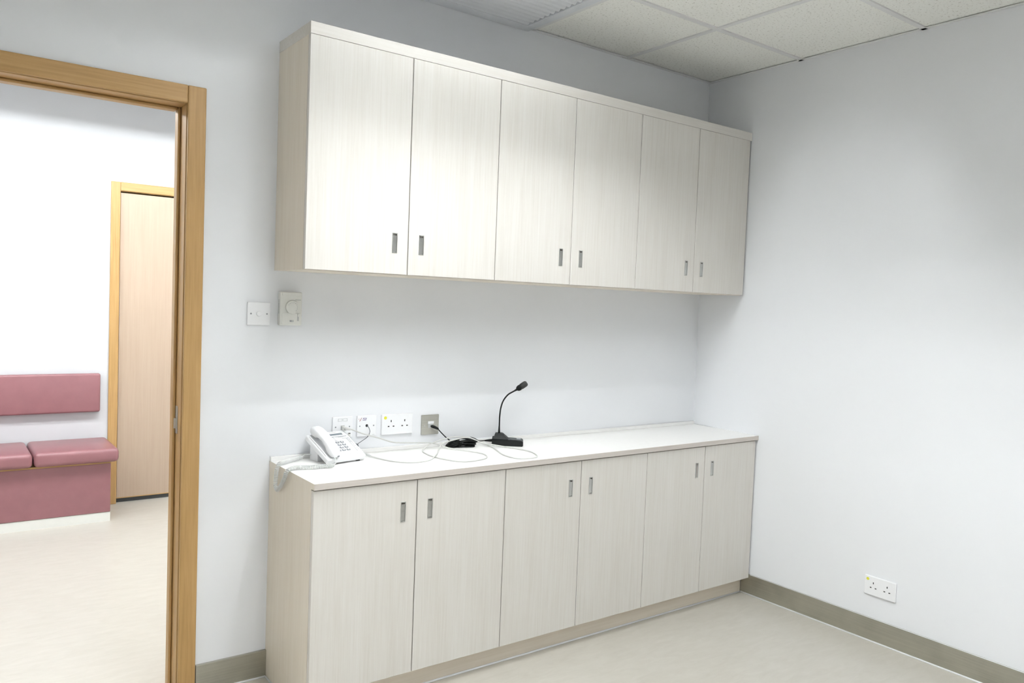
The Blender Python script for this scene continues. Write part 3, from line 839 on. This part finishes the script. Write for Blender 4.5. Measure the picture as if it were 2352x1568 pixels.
SL = Matrix.Translation((.036, 0, .0271)) @ Matrix.Rotation(math.atan2(.0065, .134), 4, 'Y')
bm = bmesh.new(); rbox(bm, -.026, .028, -.030, .030, -.001, .0006, r=.0004, seg=1, M=SL); obj('top_panel', bm, M['rubber_and_shade'], mc)
bm = bmesh.new(); rbox(bm, .004, .022, -.010, .010, 0, .003, r=.001, M=SL); obj('talk_button', bm, M['pl_grey'], mc)
bm = bmesh.new()
nk = catmull([(-.040, 0, .050), (-.040, 0, .085), (-.0395, 0, .130), (-.036, 0, .165), (-.026, 0, .198), (-.006, 0, .226), (.020, 0, .243), (.034, 0, .252)], 8)
rad = []
for i in range(len(nk)):
    t = i / (len(nk) - 1)
    rad.append(.0056 - .0022 * min(1, t / .14) + (.0022 * max(0, (t - .86) / .14)))
tube(bm, nk, rad, 12); obj('gooseneck', bm, M['black'], mc)
hd = Vector((math.cos(R(36)), 0, math.sin(R(36))))
p0 = Vector((.032, 0, .2505))
bm = bmesh.new()
tube(bm, [p0, p0 + hd * .004, p0 + hd * .010, p0 + hd * .020], [.0055, .0100, .0128, .0132], 16)
tube(bm, [p0 + hd * .0202, p0 + hd * .022], [.0116, .0116], 16)
obj('head_collar', bm, M['black'], mc)
bm = bmesh.new()
tube(bm, [p0 + hd * .0222, p0 + hd * .024, p0 + hd * .045, p0 + hd * .052, p0 + hd * .0555], [.0122, .0138, .0138, .0118, .007], 16)
obj('head_grille', bm, M['foam'], mc)
bm = bmesh.new(); tube(bm, [(-.069, .006, .016), (-.080, .006, .0155), (-.093, .006, .0145), (-.106, .006, .013)], [.0062, .0060, .0046, .0026], 10)
obj('cable_boot', bm, M['black'], mc)

# microphone lead: plug, drop, hank of cable, run to the base
Rm = Matrix.Translation(mc.location) @ Matrix.Rotation(R(-37), 4, 'Z')
end = Rm @ Vector((-.104, .006, .0132))
ld = thing('microphone_lead', 'black microphone lead plugged into the steel outlet and bunched on the worktop', 'cable', (0, 0, 0))
bm = bmesh.new()
tube(bm, catmull([(-1.700, -.040, .921), (-1.688, -.046, .906), (-1.660, -.048, .880), (-1.640, -.046, Z(.030)), (-1.630, -.046, Z(.026))], 6), .0024, 8)
obj('lead', bm, M['black'], ld)
bm = bmesh.new()
tube(bm, catmull([(-1.545, -.045, Z(.030)), (-1.535, -.050, Z(.036)), (-1.515, -.054, Z(.030)), (-1.490, -.050, Z(.018)), end], 8), .0024, 8)
obj('lead', bm, M['black'], ld)
bm = bmesh.new(); tube(bm, [(-1.716, -.0107, .929), (-1.715, -.018, .9285), (-1.711, -.026, .927), (-1.700, -.040, .921), (-1.698, -.042, .919)], [.0042, .0066, .0066, .0050, .0034], 12)
obj('plug', bm, M['black'], ld)
bm = bmesh.new()
rnd = random.Random(3)
for k in range(13):                                    # loops of the hank, each a long flat ring
    a0 = rnd.uniform(-.25, .25); zc = .007 + (k // 5) * .0100 + rnd.uniform(0, .004); yo = (k % 5 - 2) * .0045 + rnd.uniform(-.003, .003)
    lp = []
    for q in range(29):
        a = 2 * math.pi * q / 28
        xx = (.052 + .004 * (k % 4)) * math.copysign(abs(math.cos(a)) ** .8, math.cos(a)) + rnd.uniform(-.0012, .0012)
        yy = .009 * math.sin(a) + yo + .004 * math.sin(3 * a + k)
        zz = zc + .004 * math.sin(2 * a + k) + .005 * math.sin(a) - .010 * max(0, -xx / .06) * (zc / .02)
        lp.append(Vector((-1.592 + xx, -.062 + yy - .28 * xx, HC + max(.003, zz))))
    tube(bm, lp, .0028, 6)
obj('hank', bm, M['black'], ld)
bm = bmesh.new(); tube(bm, [(-1.607 + .019 * math.cos(2*math.pi*q/16) * .3, -.058 + .027 * math.cos(2*math.pi*q/16), HC + .0185 + .0160 * math.sin(2*math.pi*q/16)) for q in range(17)], .0022, 6)
obj('tie', bm, M['black'], ld)

# ------------------------------------------------------------------ corridor bench
b = thing('waiting_bench', 'mauve upholstered waiting bench along the corridor wall', 'bench', (-3.55, 2.52, 0))
boxobj('base', (-.90, 1.01, 0.0, .425, .060, .372), M['vinyl'], b, r=.004)
boxobj('toe_board', (-.90, 1.01, .004, .425, 0, .059), M['pl_warm'], b)
boxobj('seat_board', (-.90, 1.012, -.008, .425, .3722, .382), M['frame_h'], b)
cw = .463
for k in range(4):
    x1 = 1.050 - k * (cw + .006)
    bm = bmesh.new(); rbox(bm, x1 - cw, x1, -.045, .425, .3825, .470, r=.026, seg=5)
    for f in bm.faces: f.smooth = True
    obj('seat_cushion', bm, M['vinyl'], b)
bm = bmesh.new(); rbox(bm, -4.45, -2.545, HALL_Y - .050, HALL_Y, .645, .902, r=.013, seg=4)
for f in bm.faces: f.smooth = True
tag(obj('back_cushion', bm, M['vinyl']), 'long mauve padded backrest fixed to the corridor wall above the bench', 'backrest')
